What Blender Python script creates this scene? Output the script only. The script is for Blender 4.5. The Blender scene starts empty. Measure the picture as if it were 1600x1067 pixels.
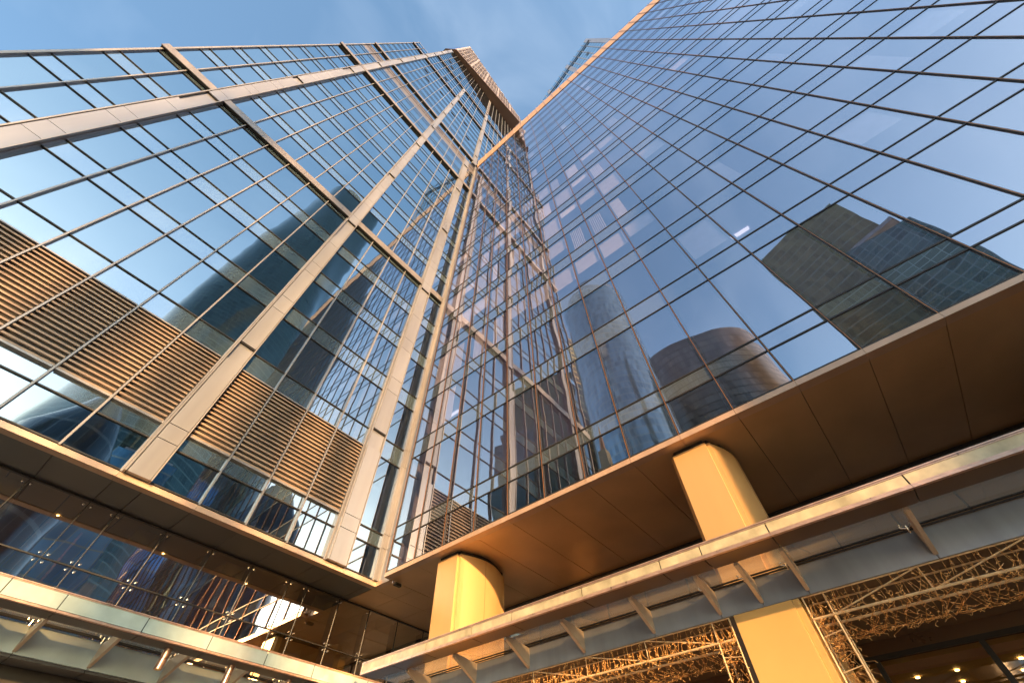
import bpy, bmesh, math, random
from mathutils import Vector, Matrix
random.seed(7)
C = bpy.context.scene.collection
sc = bpy.context.scene
GZ = 1.6                       # everything below is written with z measured from the lens; the plaza is GZ lower
# ------------------------------------------------------------------ camera
cam = bpy.data.cameras.new('camera'); co = bpy.data.objects.new('camera', cam); C.objects.link(co); sc.camera = co
R = ((0.63735203, -0.77049367, -0.01104073), (0.6158434, 0.5179328, -0.59370238), (0.46316229, 0.37159806, 0.80460896))
right, down, fwd = Vector(R[0]), Vector(R[1]), Vector(R[2])
M = Matrix((right, -down, -fwd)).transposed().to_4x4(); M.translation = (0, 0, GZ)
co.matrix_world = M
cam.sensor_width = 36; cam.lens = 636.51 / 1600 * 36; cam.clip_start = 0.05; cam.clip_end = 3000

def px(x, y, z):
    v = Vector((x, y, z)); c = (right.dot(v), down.dot(v), fwd.dot(v))
    if c[2] <= 0.01: return None
    return 800 + 636.5*c[0]/c[2], 533.5 + 636.5*c[1]/c[2]
def area(pts):
    """how large a quad shows in the picture (used only to choose which repeats get an object of their own)"""
    q = [px(*p) for p in pts]
    if any(p is None for p in q): return 0
    cx = sum(p[0] for p in q)/4; cy = sum(p[1] for p in q)/4
    if not (-40 < cx < 1640 and -40 < cy < 1107): return 0
    return abs(sum(q[i][0]*q[(i+1) % 4][1] - q[(i+1) % 4][0]*q[i][1] for i in range(4)))/2

# ------------------------------------------------------------------ sky and sun
SAZ, SEL = math.radians(-117), math.radians(12)
sdir = Vector((math.cos(SEL)*math.cos(SAZ), math.cos(SEL)*math.sin(SAZ), math.sin(SEL)))
w = bpy.data.worlds.new('World'); sc.world = w; w.use_nodes = True
nt = w.node_tree; N = nt.nodes; L = nt.links
bg = N['Background']; sky = N.new('ShaderNodeTexSky'); sky.sky_type = 'NISHITA'; sky.sun_disc = False
sky.sun_elevation = SEL; sky.sun_rotation = math.pi/2 - SAZ; sky.air_density = 1.0; sky.dust_density = 1.4; sky.ozone_density = 1.6
tc = N.new('ShaderNodeTexCoord'); mp = N.new('ShaderNodeMapping'); mp.inputs['Scale'].default_value = (1.2, 2.6, 1.6); mp.inputs['Rotation'].default_value = (0.3, 0.2, 0.9)
no = N.new('ShaderNodeTexNoise'); no.inputs['Scale'].default_value = 1.7; no.inputs['Detail'].default_value = 5; no.inputs['Roughness'].default_value = 0.5; no.inputs['Distortion'].default_value = 0.6
rp = N.new('ShaderNodeValToRGB'); rp.color_ramp.elements[0].position = 0.47; rp.color_ramp.elements[0].color = (0, 0, 0, 1)
rp.color_ramp.elements[1].position = 0.85; rp.color_ramp.elements[1].color = (0.08, 0.08, 0.08, 1)
mx = N.new('ShaderNodeMixRGB'); mx.inputs[2].default_value = (7.6, 8.1, 8.6, 1)
L.new(tc.outputs['Generated'], mp.inputs[0]); L.new(mp.outputs[0], no.inputs[0]); L.new(no.outputs['Fac'], rp.inputs[0])
L.new(rp.outputs[0], mx.inputs[0]); tn = N.new('ShaderNodeMixRGB'); tn.blend_type = 'MULTIPLY'; tn.inputs[0].default_value = 1; tn.inputs[2].default_value = (1.04, 1.14, 1.12, 1); L.new(sky.outputs[0], tn.inputs[1]); L.new(tn.outputs[0], mx.inputs[1]); L.new(mx.outputs[0], bg.inputs[0])
bg.inputs[1].default_value = 0.15
sl = bpy.data.lights.new('sun', 'SUN'); so = bpy.data.objects.new('sun', sl); C.objects.link(so)
sl.energy = 3.3; sl.angle = math.radians(0.6); sl.color = (1.0, 0.55, 0.21)
so.rotation_euler = sdir.to_track_quat('Z', 'Y').to_euler(); so.location = (0, 0, 60)
sc.view_settings.view_transform = 'Standard'; sc.view_settings.look = 'None'; sc.view_settings.exposure = 1.58; sc.view_settings.gamma = 1
sc.cycles.caustics_reflective = False; sc.cycles.caustics_refractive = False
sc.cycles.max_bounces = 12; sc.cycles.glossy_bounces = 6; sc.cycles.transparent_max_bounces = 16; sc.cycles.sample_clamp_indirect = 4

# ------------------------------------------------------------------ materials
def mat(name):
    m = bpy.data.materials.new(name); m.use_nodes = True
    return m, m.node_tree.nodes, m.node_tree.links
def pbr(name, col, rough=0.5, metal=0.0, var=0.0, vscale=2.0, bump=0.0, island=0.0, streak=False, emit=None, spec=0.5):
    m, n, l = mat(name); b = n['Principled BSDF']
    b.inputs['Base Color'].default_value = (*col, 1); b.inputs['Roughness'].default_value = rough; b.inputs['Metallic'].default_value = metal
    b.inputs['Specular IOR Level'].default_value = spec
    if var or bump:
        t = n.new('ShaderNodeTexCoord'); mpp = n.new('ShaderNodeMapping'); l.new(t.outputs['Object'], mpp.inputs[0])
        mpp.inputs['Scale'].default_value = (1, 1, 0.12) if streak else (1, 1, 1)
        z = n.new('ShaderNodeTexNoise'); z.inputs['Scale'].default_value = vscale; z.inputs['Detail'].default_value = 6
        l.new(mpp.outputs[0], z.inputs[0])
        r = n.new('ShaderNodeMapRange'); r.inputs[1].default_value = 0.3; r.inputs[2].default_value = 0.7
        r.inputs[3].default_value = 1-var; r.inputs[4].default_value = 1+var
        l.new(z.outputs['Fac'], r.inputs[0])
        v = n.new('ShaderNodeMixRGB'); v.blend_type = 'MULTIPLY'; v.inputs[0].default_value = 1; v.inputs[1].default_value = (*col, 1)
        l.new(r.outputs[0], v.inputs[2]); src = v.outputs[0]
        if island:
            g = n.new('ShaderNodeNewGeometry'); r2 = n.new('ShaderNodeMapRange'); r2.inputs[3].default_value = 1-island; r2.inputs[4].default_value = 1+island
            l.new(g.outputs['Random Per Island'], r2.inputs[0])
            v2 = n.new('ShaderNodeMixRGB'); v2.blend_type = 'MULTIPLY'; v2.inputs[0].default_value = 1
            l.new(src, v2.inputs[1]); l.new(r2.outputs[0], v2.inputs[2]); src = v2.outputs[0]
        l.new(src, b.inputs['Base Color'])
        rr = n.new('ShaderNodeMapRange'); rr.inputs[3].default_value = max(rough-0.08, 0.02); rr.inputs[4].default_value = rough+0.1
        l.new(z.outputs['Fac'], rr.inputs[0]); l.new(rr.outputs[0], b.inputs['Roughness'])
        if bump:
            bp = n.new('ShaderNodeBump'); bp.inputs['Strength'].default_value = bump; bp.inputs['Distance'].default_value = 0.02
            l.new(z.outputs['Fac'], bp.inputs['Height']); l.new(bp.outputs[0], b.inputs['Normal'])
    if emit:
        b.inputs['Emission Color'].default_value = (*emit[0], 1); b.inputs['Emission Strength'].default_value = emit[1]
    return m
def glass(name, tint, refl, base=0.3, tilt=0.006, wave=0.012, wscale=0.9, gain=1.0, opaque=None, vary=0.0):
    """pane: mirror-like outer skin over a tinted body; each pane sits at its own tiny angle and is slightly wavy"""
    m, n, l = mat(name); n.remove(n['Principled BSDF']); out = n['Material Output']
    g = n.new('ShaderNodeNewGeometry')
    wn = n.new('ShaderNodeTexWhiteNoise'); wn.noise_dimensions = '1D'; l.new(g.outputs['Random Per Island'], wn.inputs['W'])
    t = n.new('ShaderNodeTexCoord'); z = n.new('ShaderNodeTexNoise'); z.inputs['Scale'].default_value = wscale; z.inputs['Detail'].default_value = 1.5
    vv = n.new('ShaderNodeVectorMath'); vv.operation = 'MULTIPLY_ADD'; vv.inputs[1].default_value = (37, 51, 43); l.new(wn.outputs['Color'], vv.inputs[0]); l.new(t.outputs['Object'], vv.inputs[2])
    l.new(vv.outputs[0], z.inputs[0])
    def off(src, s, prev):
        a = n.new('ShaderNodeVectorMath'); a.operation = 'SUBTRACT'; a.inputs[1].default_value = (.5, .5, .5); l.new(src, a.inputs[0])
        b = n.new('ShaderNodeVectorMath'); b.operation = 'MULTIPLY_ADD'; b.inputs[1].default_value = (s, s, s); l.new(a.outputs[0], b.inputs[0]); l.new(prev, b.inputs[2])
        return b.outputs[0]
    v = off(wn.outputs['Color'], tilt, g.outputs['Normal']); v = off(z.outputs['Color'], wave, v)
    nm = n.new('ShaderNodeVectorMath'); nm.operation = 'NORMALIZE'; l.new(v, nm.inputs[0])
    gl = n.new('ShaderNodeBsdfGlossy'); gl.inputs['Roughness'].default_value = 0.0; gl.inputs['Color'].default_value = (*refl, 1); l.new(nm.outputs[0], gl.inputs['Normal'])
    if opaque:
        tr = n.new('ShaderNodeBsdfDiffuse'); tr.inputs['Color'].default_value = (*opaque, 1)
        tsock = 'Color'
    else:
        tr = n.new('ShaderNodeBsdfTransparent'); tr.inputs['Color'].default_value = (*tint, 1); tsock = 'Color'
    if vary:
        hs = n.new('ShaderNodeHueSaturation'); hs.inputs['Color'].default_value = (*(opaque or tint), 1)
        mr = n.new('ShaderNodeMapRange'); mr.inputs[3].default_value = 1-vary; mr.inputs[4].default_value = 1+vary; l.new(wn.outputs['Value'], mr.inputs[0]); l.new(mr.outputs[0], hs.inputs['Value'])
        l.new(hs.outputs[0], tr.inputs[tsock])
    dt = n.new('ShaderNodeVectorMath'); dt.operation = 'DOT_PRODUCT'; l.new(g.outputs['Normal'], dt.inputs[0]); l.new(g.outputs['Incoming'], dt.inputs[1])
    def M_(op, a, b=None):
        q = n.new('ShaderNodeMath'); q.operation = op
        for i_, v_ in enumerate((a, b)):
            if v_ is None: continue
            if isinstance(v_, (int, float)): q.inputs[i_].default_value = v_
            else: l.new(v_, q.inputs[i_])
        return q
    c1 = M_('SUBTRACT', 1.0, M_('ABSOLUTE', dt.outputs['Value']).outputs[0]); fr = M_('MULTIPLY_ADD', M_('POWER', c1.outputs[0], 5.0).outputs[0], 0.95); fr.inputs[2].default_value = 0.05
    ma = n.new('ShaderNodeMath'); ma.operation = 'MULTIPLY_ADD'; ma.use_clamp = True; ma.inputs[1].default_value = gain; ma.inputs[2].default_value = base
    l.new(fr.outputs[0], ma.inputs[0])
    mi = n.new('ShaderNodeMixShader'); l.new(ma.outputs[0], mi.inputs[0]); l.new(tr.outputs[0], mi.inputs[1]); l.new(gl.outputs[0], mi.inputs[2]); l.new(mi.outputs[0], out.inputs[0])
    return m
def facade_grid(name, wall, line, sx, sz, lw=0.06, rough=0.2, metal=0.3, bump=0.2, curve=True, litrows=None):
    """a far curtain wall: storeys and joints drawn as a grid that follows the surface"""
    m, n, l = mat(name); b = n['Principled BSDF']; b.inputs['Roughness'].default_value = rough; b.inputs['Metallic'].default_value = metal
    t = n.new('ShaderNodeTexCoord'); s = n.new('ShaderNodeSeparateXYZ'); l.new(t.outputs['UV'], s.inputs[0])
    def fracline(o, sc_, w_):
        a = n.new('ShaderNodeMath'); a.operation = 'MULTIPLY'; a.inputs[1].default_value = sc_; l.new(o, a.inputs[0])
        f = n.new('ShaderNodeMath'); f.operation = 'FRACT'; l.new(a.outputs[0], f.inputs[0])
        c = n.new('ShaderNodeMath'); c.operation = 'LESS_THAN'; c.inputs[1].default_value = w_; l.new(f.outputs[0], c.inputs[0])
        fl = n.new('ShaderNodeMath'); fl.operation = 'FLOOR'; l.new(a.outputs[0], fl.inputs[0])
        return c.outputs[0], fl.outputs[0]
    a, fa = fracline(s.outputs['X'], 1/sx, lw); c, fc = fracline(s.outputs['Y'], 1/sz, lw*2.2)
    mxm = n.new('ShaderNodeMath'); mxm.operation = 'MAXIMUM'; l.new(a, mxm.inputs[0]); l.new(c, mxm.inputs[1])
    cb = n.new('ShaderNodeCombineXYZ'); l.new(fa, cb.inputs[0]); l.new(fc, cb.inputs[1])
    wn = n.new('ShaderNodeTexWhiteNoise'); l.new(cb.outputs[0], wn.inputs['Vector'])
    hs = n.new('ShaderNodeHueSaturation'); hs.inputs['Color'].default_value = (*wall, 1)
    mr = n.new('ShaderNodeMapRange'); mr.inputs[3].default_value = 0.75; mr.inputs[4].default_value = 1.25; l.new(wn.outputs['Value'], mr.inputs[0]); l.new(mr.outputs[0], hs.inputs['Value'])
    mi = n.new('ShaderNodeMixRGB'); mi.inputs[2].default_value = (*line, 1); l.new(mxm.outputs[0], mi.inputs[0]); l.new(hs.outputs[0], mi.inputs[1])
    l.new(mi.outputs[0], b.inputs['Base Color'])
    return m

ORG = (0.86, 0.66, 0.44)
FIN = pbr('satin_aluminium_fin', (0.32, 0.31, 0.32), 0.36, 0.35, 0.14, 3.0, island=0.08, streak=True)
PIL = pbr('pale_pilaster_metal', (0.34, 0.35, 0.39), 0.30, 0.4, 0.16, 0.9, 0.05, island=0.05, streak=True)
LEDGE = pbr('grey_ledge_metal', (0.28, 0.26, 0.26), 0.38, 0.4, 0.12, 1.5, island=0.06)
DARK = pbr('black_gasket_and_shade', (0.022, 0.020, 0.020), 0.45)
BRONZE = pbr('dark_bronze_mullion', (0.09, 0.06, 0.05), 0.4, 0.4)
COPPER = pbr('copper_edge', (0.55, 0.25, 0.12), 0.4, 0.5)
FASC = pbr('salmon_fascia_metal', (0.62, 0.44, 0.33), 0.36, 0.3, 0.08, 2.0)
PARA = pbr('parapet_metal', (0.60, 0.37, 0.20), 0.42, 0.2, 0.06, 0.6, island=0.04)
LOUV = pbr('louver_slat_metal', (0.44, 0.31, 0.21), 0.42, 0.3, 0.22, 1.2)
LBACK = pbr('louver_cavity', (0.03, 0.027, 0.025), 0.8)
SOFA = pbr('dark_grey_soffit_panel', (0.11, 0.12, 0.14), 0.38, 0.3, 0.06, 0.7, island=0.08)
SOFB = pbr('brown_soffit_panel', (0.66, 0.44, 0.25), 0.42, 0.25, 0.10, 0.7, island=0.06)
COLM = pbr('cream_column_cladding', (0.78, 0.49, 0.22), 0.30, 0.25, 0.06, 1.0, 0.03, streak=True)
PIERM = pbr('sun_gold_pier_cladding', (0.80, 0.52, 0.20), 0.34, 0.2, 0.04, 1.0)  # the sun's gold on the pier is put into its base colour
BEAM = pbr('shade_blue_beam_panel', (0.30, 0.34, 0.42), 0.34, 0.35, 0.16, 2.2, streak=True, island=0.07)  # bluish base colour puts the canopy's shade into the beam
BEAMA = pbr('pale_blue_grey_panel', (0.52, 0.66, 0.76), 0.32, 0.3, 0.12, 1.6, island=0.05)
RAIL = pbr('copper_toned_rail', (0.62, 0.44, 0.37), 0.3, 0.6, 0.18, 6.0)
UNDER = pbr('bronze_underside_panel', (0.17, 0.11, 0.07), 0.30, 0.6, 0.05, 1.0, island=0.12)
UNDERA = pbr('charcoal_underside_panel', (0.045, 0.05, 0.06), 0.36, 0.3, 0.05, 1.0)
OPAL = pbr('opal_glass_panel', (0.54, 0.50, 0.36), 0.20, 0.0, 0.30, 3.2, island=0.09, spec=0.7)
OPALA = pbr('frosted_shade_green_panel', (0.40, 0.52, 0.54), 0.16, 0.0, 0.14, 2.6, island=0.07, spec=0.7)  # cool grey-green tone holds the shade on the left canopy's opal panels
BRK = pbr('bracket_paint', (0.50, 0.43, 0.37), 0.42, 0.1, 0.1, 3)
STEEL = pbr('sunlit_gold_truss', (0.80, 0.62, 0.40), 0.45, 0.2, 0.2, 8)  # golden base colour carries the sunlight that the canopy keeps off the steel
WIRE = pbr('sunlit_garland_wire', (0.80, 0.42, 0.14), 0.5)  # orange of sunlit strings put into the base colour
BULB = pbr('sunlit_lamp_cap', (0.95, 0.60, 0.24), 0.3, spec=0.8)  # cap colour raised to a sunlit orange
CEIL = pbr('office_ceiling', (0.78, 0.76, 0.84), 0.8, 0, 0.05, 0.5, island=0.12)
CORE = pbr('office_core_wall', (0.40, 0.38, 0.42), 0.8, 0, 0.2, 0.4)
BLIND = pbr('window_blind', (0.92, 0.88, 0.84), 0.7, 0, 0.05, 3, island=0.08)
LAMP = pbr('ceiling_lamp', (0.9, 0.9, 0.9), 0.5, emit=((1.0, 0.88, 0.84), 0.5))
SPOT = pbr('warm_downlight', (1, 0.8, 0.5), 0.5, emit=((1.0, 0.62, 0.25), 7.0))
LOBBY = pbr('lobby_wall', (0.60, 0.43, 0.18), 0.6, 0, 0.2, 0.5)
LCEIL = pbr('lobby_ceiling', (0.60, 0.45, 0.22), 0.6, 0, 0.1, 0.5, island=0.1)
CHROME = pbr('steel_fitting', (0.8, 0.74, 0.66), 0.2, 0.9)
PIPE = pbr('brushed_tube', (0.42, 0.30, 0.26), 0.28, 0.8, 0.1, 4, streak=True)
PAVE = pbr('plaza_paving', (0.42, 0.37, 0.31), 0.75, 0, 0.15, 0.8)
GA = glass('blue_vision_glass', (0.40, 0.58, 0.68), (0.82, 0.95, 1.0), 0.48, 0.008, 0.014, 0.5, 1.0, vary=0.25)
GAS = glass('blue_spandrel_glass', None, (0.80, 0.90, 0.97), 0.50, 0.005, 0.012, 0.5, 1.0, opaque=(0.10, 0.15, 0.19), vary=0.15)
GB = glass('violet_blue_vision_glass', (0.84, 0.83, 0.98), (0.90, 0.92, 1.0), 0.39, 0.014, 0.016, 0.45, 1.0, vary=0.22)
GBS = glass('grey_blue_spandrel_glass', None, (0.84, 0.86, 0.97), 0.38, 0.008, 0.018, 0.45, 1.0, opaque=(0.10, 0.125, 0.15), vary=0.10)
GL = glass('clear_lobby_glass', (0.66, 0.62, 0.50), (0.95, 0.97, 1.0), 0.50, 0.008, 0.022, 0.5, 1.1)
GSH = glass('shop_glass', (0.6, 0.55, 0.42), (0.9, 0.92, 1.0), 0.02, 0.004, 0.008, 0.5, 0.8)
GC = glass('canopy_glass', (0.86, 0.82, 0.72), (0.95, 0.97, 1.0), 0.0, 0.002, 0.004, 0.5, 0.6)
n = GC.node_tree.nodes; l = GC.node_tree.links; mi = [x for x in n if x.type == 'MIX_SHADER'][0]
tl = n.new('ShaderNodeBsdfTranslucent'); tl.inputs[0].default_value = (0.72, 0.68, 0.60, 1); trn = [x for x in n if x.type == 'BSDF_TRANSPARENT'][0]
m2_ = n.new('ShaderNodeMixShader'); m2_.inputs[0].default_value = 0.20; l.new(trn.outputs[0], m2_.inputs[1]); l.new(tl.outputs[0], m2_.inputs[2]); l.new(m2_.outputs[0], mi.inputs[1])
GP = glass('parapet_glass', (0.45, 0.55, 0.66), (0.9, 0.95, 1.0), 0.25, 0.004, 0.006, 0.5, 1.0)

# ------------------------------------------------------------------ mesh helpers
class MB:
    def __init__(s): s.v = []; s.f = []; s.uv = None
    def quad(s, *p):
        i = len(s.v); s.v += [tuple(q) for q in p]; s.f.append(tuple(range(i, i+len(p))))
    def box(s, x0, x1, y0, y1, z0, z1):
        if x0 > x1: x0, x1 = x1, x0
        if y0 > y1: y0, y1 = y1, y0
        if z0 > z1: z0, z1 = z1, z0
        i = len(s.v)
        s.v += [(x0, y0, z0), (x1, y0, z0), (x1, y1, z0), (x0, y1, z0), (x0, y0, z1), (x1, y0, z1), (x1, y1, z1), (x0, y1, z1)]
        s.f += [tuple(i+k for k in f) for f in ((0, 3, 2, 1), (4, 5, 6, 7), (0, 1, 5, 4), (1, 2, 6, 5), (2, 3, 7, 6), (3, 0, 4, 7))]
        return s
    def tube(s, p, q, r, n=6, r2=None):
        p = Vector(p); q = Vector(q); d = (q-p)
        if d.length < 1e-6: return s
        d.normalize(); a = d.orthogonal().normalized(); b = d.cross(a); i = len(s.v); r2 = r if r2 is None else r2
        for c, rr in ((p, r), (q, r2)):
            for k in range(n):
                t = 2*math.pi*k/n; s.v.append(tuple(c + (a*math.cos(t)+b*math.sin(t))*rr))
        for k in range(n):
            s.f.append((i+k, i+(k+1) % n, i+n+(k+1) % n, i+n+k))
        s.f.append(tuple(i+k for k in reversed(range(n)))); s.f.append(tuple(i+n+k for k in range(n)))
        return s
    def prism(s, plan, z0, z1):
        n = len(plan); i = len(s.v)
        s.v += [(x, y, z0) for x, y in plan] + [(x, y, z1) for x, y in plan]
        for k in range(n): s.f.append((i+k, i+(k+1) % n, i+n+(k+1) % n, i+n+k))
        s.f.append(tuple(i+k for k in reversed(range(n)))); s.f.append(tuple(i+n+k for k in range(n)))
        return s
    def build(s, name, m, parent=None, label=None, kind=None, bevel=0, smooth=False):
        me = bpy.data.meshes.new(name); o0 = parent_origin(parent)
        me.from_pydata([(x-o0[0], y-o0[1], z+GZ-o0[2]) for x, y, z in s.v], [], s.f)
        if s.uv:
            ul = me.uv_layers.new(name='UVMap')
            for lp in me.loops: ul.data[lp.index].uv = s.uv[lp.vertex_index]
        me.materials.append(m); me.update()
        if smooth:
            for p in me.polygons: p.use_smooth = True
            me.set_sharp_from_angle(angle=math.radians(35))
        o = bpy.data.objects.new(name, me); C.objects.link(o)
        if parent: o.parent = parent
        if label: o['label'] = label
        if kind: o['kind'] = kind
        if bevel:
            b = o.modifiers.new('Bevel', 'BEVEL'); b.width = bevel; b.segments = 2; b.limit_method = 'ANGLE'
        return o
def parent_origin(p):
    v = Vector((0, 0, 0))
    while p is not None: v += p.location; p = p.parent
    return v
def thing(name, label, cat, loc, group=None):
    o = bpy.data.objects.new(name, None); C.objects.link(o); o.location = (loc[0], loc[1], loc[2]+GZ); o.empty_display_size = 0.5
    o['label'] = label; o['category'] = cat
    if group: o['group'] = group
    return o

# ------------------------------------------------------------------ ground
g = MB(); g.quad((-1500, -1500, -1.6), (1500, -1500, -1.6), (1500, 1500, -1.6), (-1500, 1500, -1.6))
g.build('plaza_paving', PAVE, kind='structure')

# ------------------------------------------------------------------ common levels (above the lens)
S = 7.2; XB = 9.65; YA = 15.1; F0 = 13.67; FH = 3.8; SPN = 1.05
ZROOF_B = 69.7

# ================================================================== GLASS TOWER (the face that runs left)
tower = thing('glass_tower', 'tall blue glass tower on the left with ledges, pale pilasters and louvres', 'skyscraper', (0, 20, -1.6))
XL = -11.95
TOPA = F0 + 39*FH + 0.9          # 162.8
low_x = [-11.95, -10.62, -9.3, -8.5, -7.0, -5.53, -4.05, -2.53, -1.0, 0.54, 1.33, 2.82, 4.37, 5.9, 7.43, 8.34, 9.69]
pil_low = {(-9.3, -8.5), (0.54, 1.33), (7.43, 8.34)}
def pil_up(z):
    """pilaster intervals by height"""
    s = {(-9.3, -8.5)}
    if z < 123: s.add((0.54, 1.33))
    if z < 70: s.add((7.43, 8.34))
    else: s.add((8.9, 9.69))
    return s
up_x = [-11.95, -10.62, -9.3, -8.5, -7.0, -5.53, -4.05, -2.53, -1.0, 0.54, 1.33, 2.82, 4.37, 5.9, 7.43, 8.9, 9.69, 11.2, 12.7, 14.2, 15.7, 17.2, 18.7, 20.2, 21.7, 23.2]
panes, spans = [], []
def rng_x(z):
    if z < 70: xs = low_x
    else: xs = up_x
    if z >= 112: xs = [x for x in xs if x >= -9.31]
    return xs
def lev_panes(z0, z1, dst, y=YA):
    xs = rng_x((z0+z1)/2); pl = pil_up((z0+z1)/2) if z0 > 70 else pil_low
    for a, b in zip(xs, xs[1:]):
        if (a, b) in pl: continue
        dst.append(((a, y, z0), (b, y, z0), (b, y, z1), (a, y, z1)))
lev_panes(7.41, 8.62, panes); lev_panes(8.62, 9.2, spans); lev_panes(12.6, 13.67, spans)
k = 0; floorsA = []
while F0 + k*FH < TOPA - 3:
    z0 = F0 + k*FH; z1 = z0 + FH - SPN; z2 = z0 + FH
    if k == 14:   # grey mechanical strip level of the lower roof
        lev_panes(z0, 67.6, panes); floorsA.append(67.6)
    elif k == 15:
        lev_panes(71.5, z1, panes); lev_panes(z1, z2, spans); floorsA.append(z1)
    else:
        lev_panes(z0, z1, panes); lev_panes(z1, z2, spans); floorsA.append(z1)
    k += 1
panes.sort(key=area, reverse=True)
for q in panes[:98]:
    m = MB(); m.quad(*q); m.build('window', GA, tower)
m = MB(); [m.quad(*q) for q in panes[98:]]; m.build('windows', GA, tower, kind='stuff')
spans.sort(key=area, reverse=True)
for q in spans[:60]:
    m = MB(); m.quad(*q); m.build('spandrel_panel', GAS, tower)
m = MB(); [m.quad(*q) for q in spans[60:]]; m.build('spandrel_panels', GAS, tower, kind='stuff')
# grey strip at the lower roof height
m = MB()
for a, b in zip(low_x, low_x[1:]): m.box(a+.01, b-.01, 15.12, 15.2, 67.6, 71.5)
m.build('plant_floor_strip', pbr('grey_strip_metal', (0.24, 0.21, 0.19), 0.3, 0.5, 0.35, 1.6), tower)
# dark transoms
lvls = [7.43, 8.62, 9.2, 12.6, 13.67]
k = 0
while F0 + k*FH < TOPA - 3: lvls += [F0+k*FH+FH-SPN, F0+k*FH+FH]; k += 1
m = MB()
for z in lvls:
    xs = rng_x(z)
    m.box(xs[0], (9.69 if z < 74 else xs[-1]), 15.05, 15.09, z-.022, z+.022)
m.build('transoms', DARK, tower, kind='stuff')
# vertical fins
allx = sorted(set(low_x+up_x))
for x in allx:
    z0 = 7.36; z1 = TOPA
    if x > 9.7: z0 = 74
    if x < -9.4: z1 = F0+26*FH
    if x in (7.43, 8.34): z1 = 72.5
    if x == 8.9: z0 = 72.5
    wdt = 0.028 if (x not in (-11.95,)) else 0.05
    m = MB(); dd = 0.07
    zz = z0
    while zz < z1-0.1:
        ze = min(z1, (F0 + (math.floor((zz-F0)/FH+1e-4)+1)*FH) if zz >= F0 else F0)
        m.box(x-wdt, x+wdt, 15.05-dd, 15.12, zz+0.004, ze-0.004); zz = ze
    m.build('mullion', FIN, tower)
# pilasters
def pilaster(x0, x1, z0, z1):
    f = MB(); gsk = MB(); z = z0; i = 0
    cuts = [z0] + [v for v in lvls if z0+0.2 < v < z1-0.2] + [z1]
    for a, b in zip(cuts, cuts[1:]):
        rec = 0.12 if (i % 7 == 3) else 0.0
        f.box(x0+.12, x1-.05, 14.83+rec, 15.0, a+.012, b-.012); i += 1
        if rec: gsk.box(x0+.13, x1-.06, 14.86, 14.93, b-.05, b-.013)
    gsk.box(x0+.06, x1-.02, 15.0, 15.1, z0, z1)
    p = f.build('pilaster', PIL, tower)
    gsk.build('joint_backing', DARK, p)
    t = MB(); t.box(x0+.035, x0+.09, 14.80, 15.05, z0, z1); t.box(x1-.035, x1, 14.80, 15.05, z0, z1); t.build('edge_trim', FIN, p)
pilaster(-9.3, -8.5, 7.36, 159.5); pilaster(0.54, 1.33, 7.36, 123.5); pilaster(7.43, 8.34, 7.36, 70.0); pilaster(8.9, 9.69, 72.6, 128)
# louvre panels (bay by bay)
for a, b in zip(low_x, low_x[1:]):
    if (a, b) in pil_low or a >= 8.3: continue
    m = MB(); n_ = 19; p_ = 3.36/n_
    for i in range(n_):
        z = 9.24 + p_*i
        m.v += [(a+.05, 15.0, z), (b-.05, 15.0, z), (b-.05, 15.02, z+.082), (a+.05, 15.02, z+.082), (a+.05, 15.1, z+.02), (b-.05, 15.1, z+.02)]
        j = len(m.v)-6
        m.f += [(j, j+1, j+2, j+3), (j+1, j, j+4, j+5), (j+3, j+2, j+5, j+4), (j, j+3, j+4), (j+1, j+5, j+2)]
    o = m.build('louvre_panel', LOUV, tower)
    bk = MB(); bk.box(a+.02, b-.02, 15.22, 15.26, 9.2, 12.6); bk.build('louvre_cavity', LBACK, o)
    MB().box(a+.05, b-.05, 14.98, 15.1, 9.17, 9.235).build('rail', FIN, o); MB().box(a+.05, b-.05, 14.98, 15.1, 12.57, 12.62).build('rail', FIN, o)
m = MB(); m.quad((8.34, YA, 9.2), (9.69, YA, 9.2), (9.69, YA, 12.6), (8.34, YA, 12.6)); m.build('window', GA, tower)
# ledges
def ledge(x0, x1, zt, h=1.05, d=0.5):
    m = MB(); step = 1.5; x = x0
    m2 = MB(); m2.box(x0+.02, x1-.02, YA-d+.06, YA-.02, zt-h+.03, zt-.03)
    while x < x1-0.1:
        e = min(x+step, x1); m.box(x+.006, e-.006, YA-d, YA-d+.05, zt-h, zt); x = e
    o = m.build('ledge', LEDGE, tower); m2.build('ledge_shade_underside', DARK, o)  # black underside puts the ledge's own shade into the colour
ledge(XL-.15, 9.6, F0+4*FH, .66, .26); ledge(XL-.15, 9.6, F0+12*FH, .80, .30); ledge(XL-.1, 22.5, F0+16*FH, .75, .26)
ledge(XL-.1, 22.5, F0+24*FH, .75, .26); ledge(-9.3, 22.5, F0+29*FH, .75, .26)
# small black vent slots scattered on the upper face
m = MB()
for (x, z) in [(-6.3, 95), (-4.9, 90), (-1.7, 93), (2.2, 88), (3.6, 97), (5.1, 92), (-3.4, 110), (2.2, 112), (5.1, 116), (6.6, 108), (-4.8, 131), (-1.8, 133), (3.6, 135), (6.6, 84), (-6.3, 137)]:
    for j in range(3 if z > 125 else 1): m.box(x-.5, x+.5, 15.0, 15.08, z+j*.9, z+j*.9+.4)
m.build('vent_slots', DARK, tower)
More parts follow.
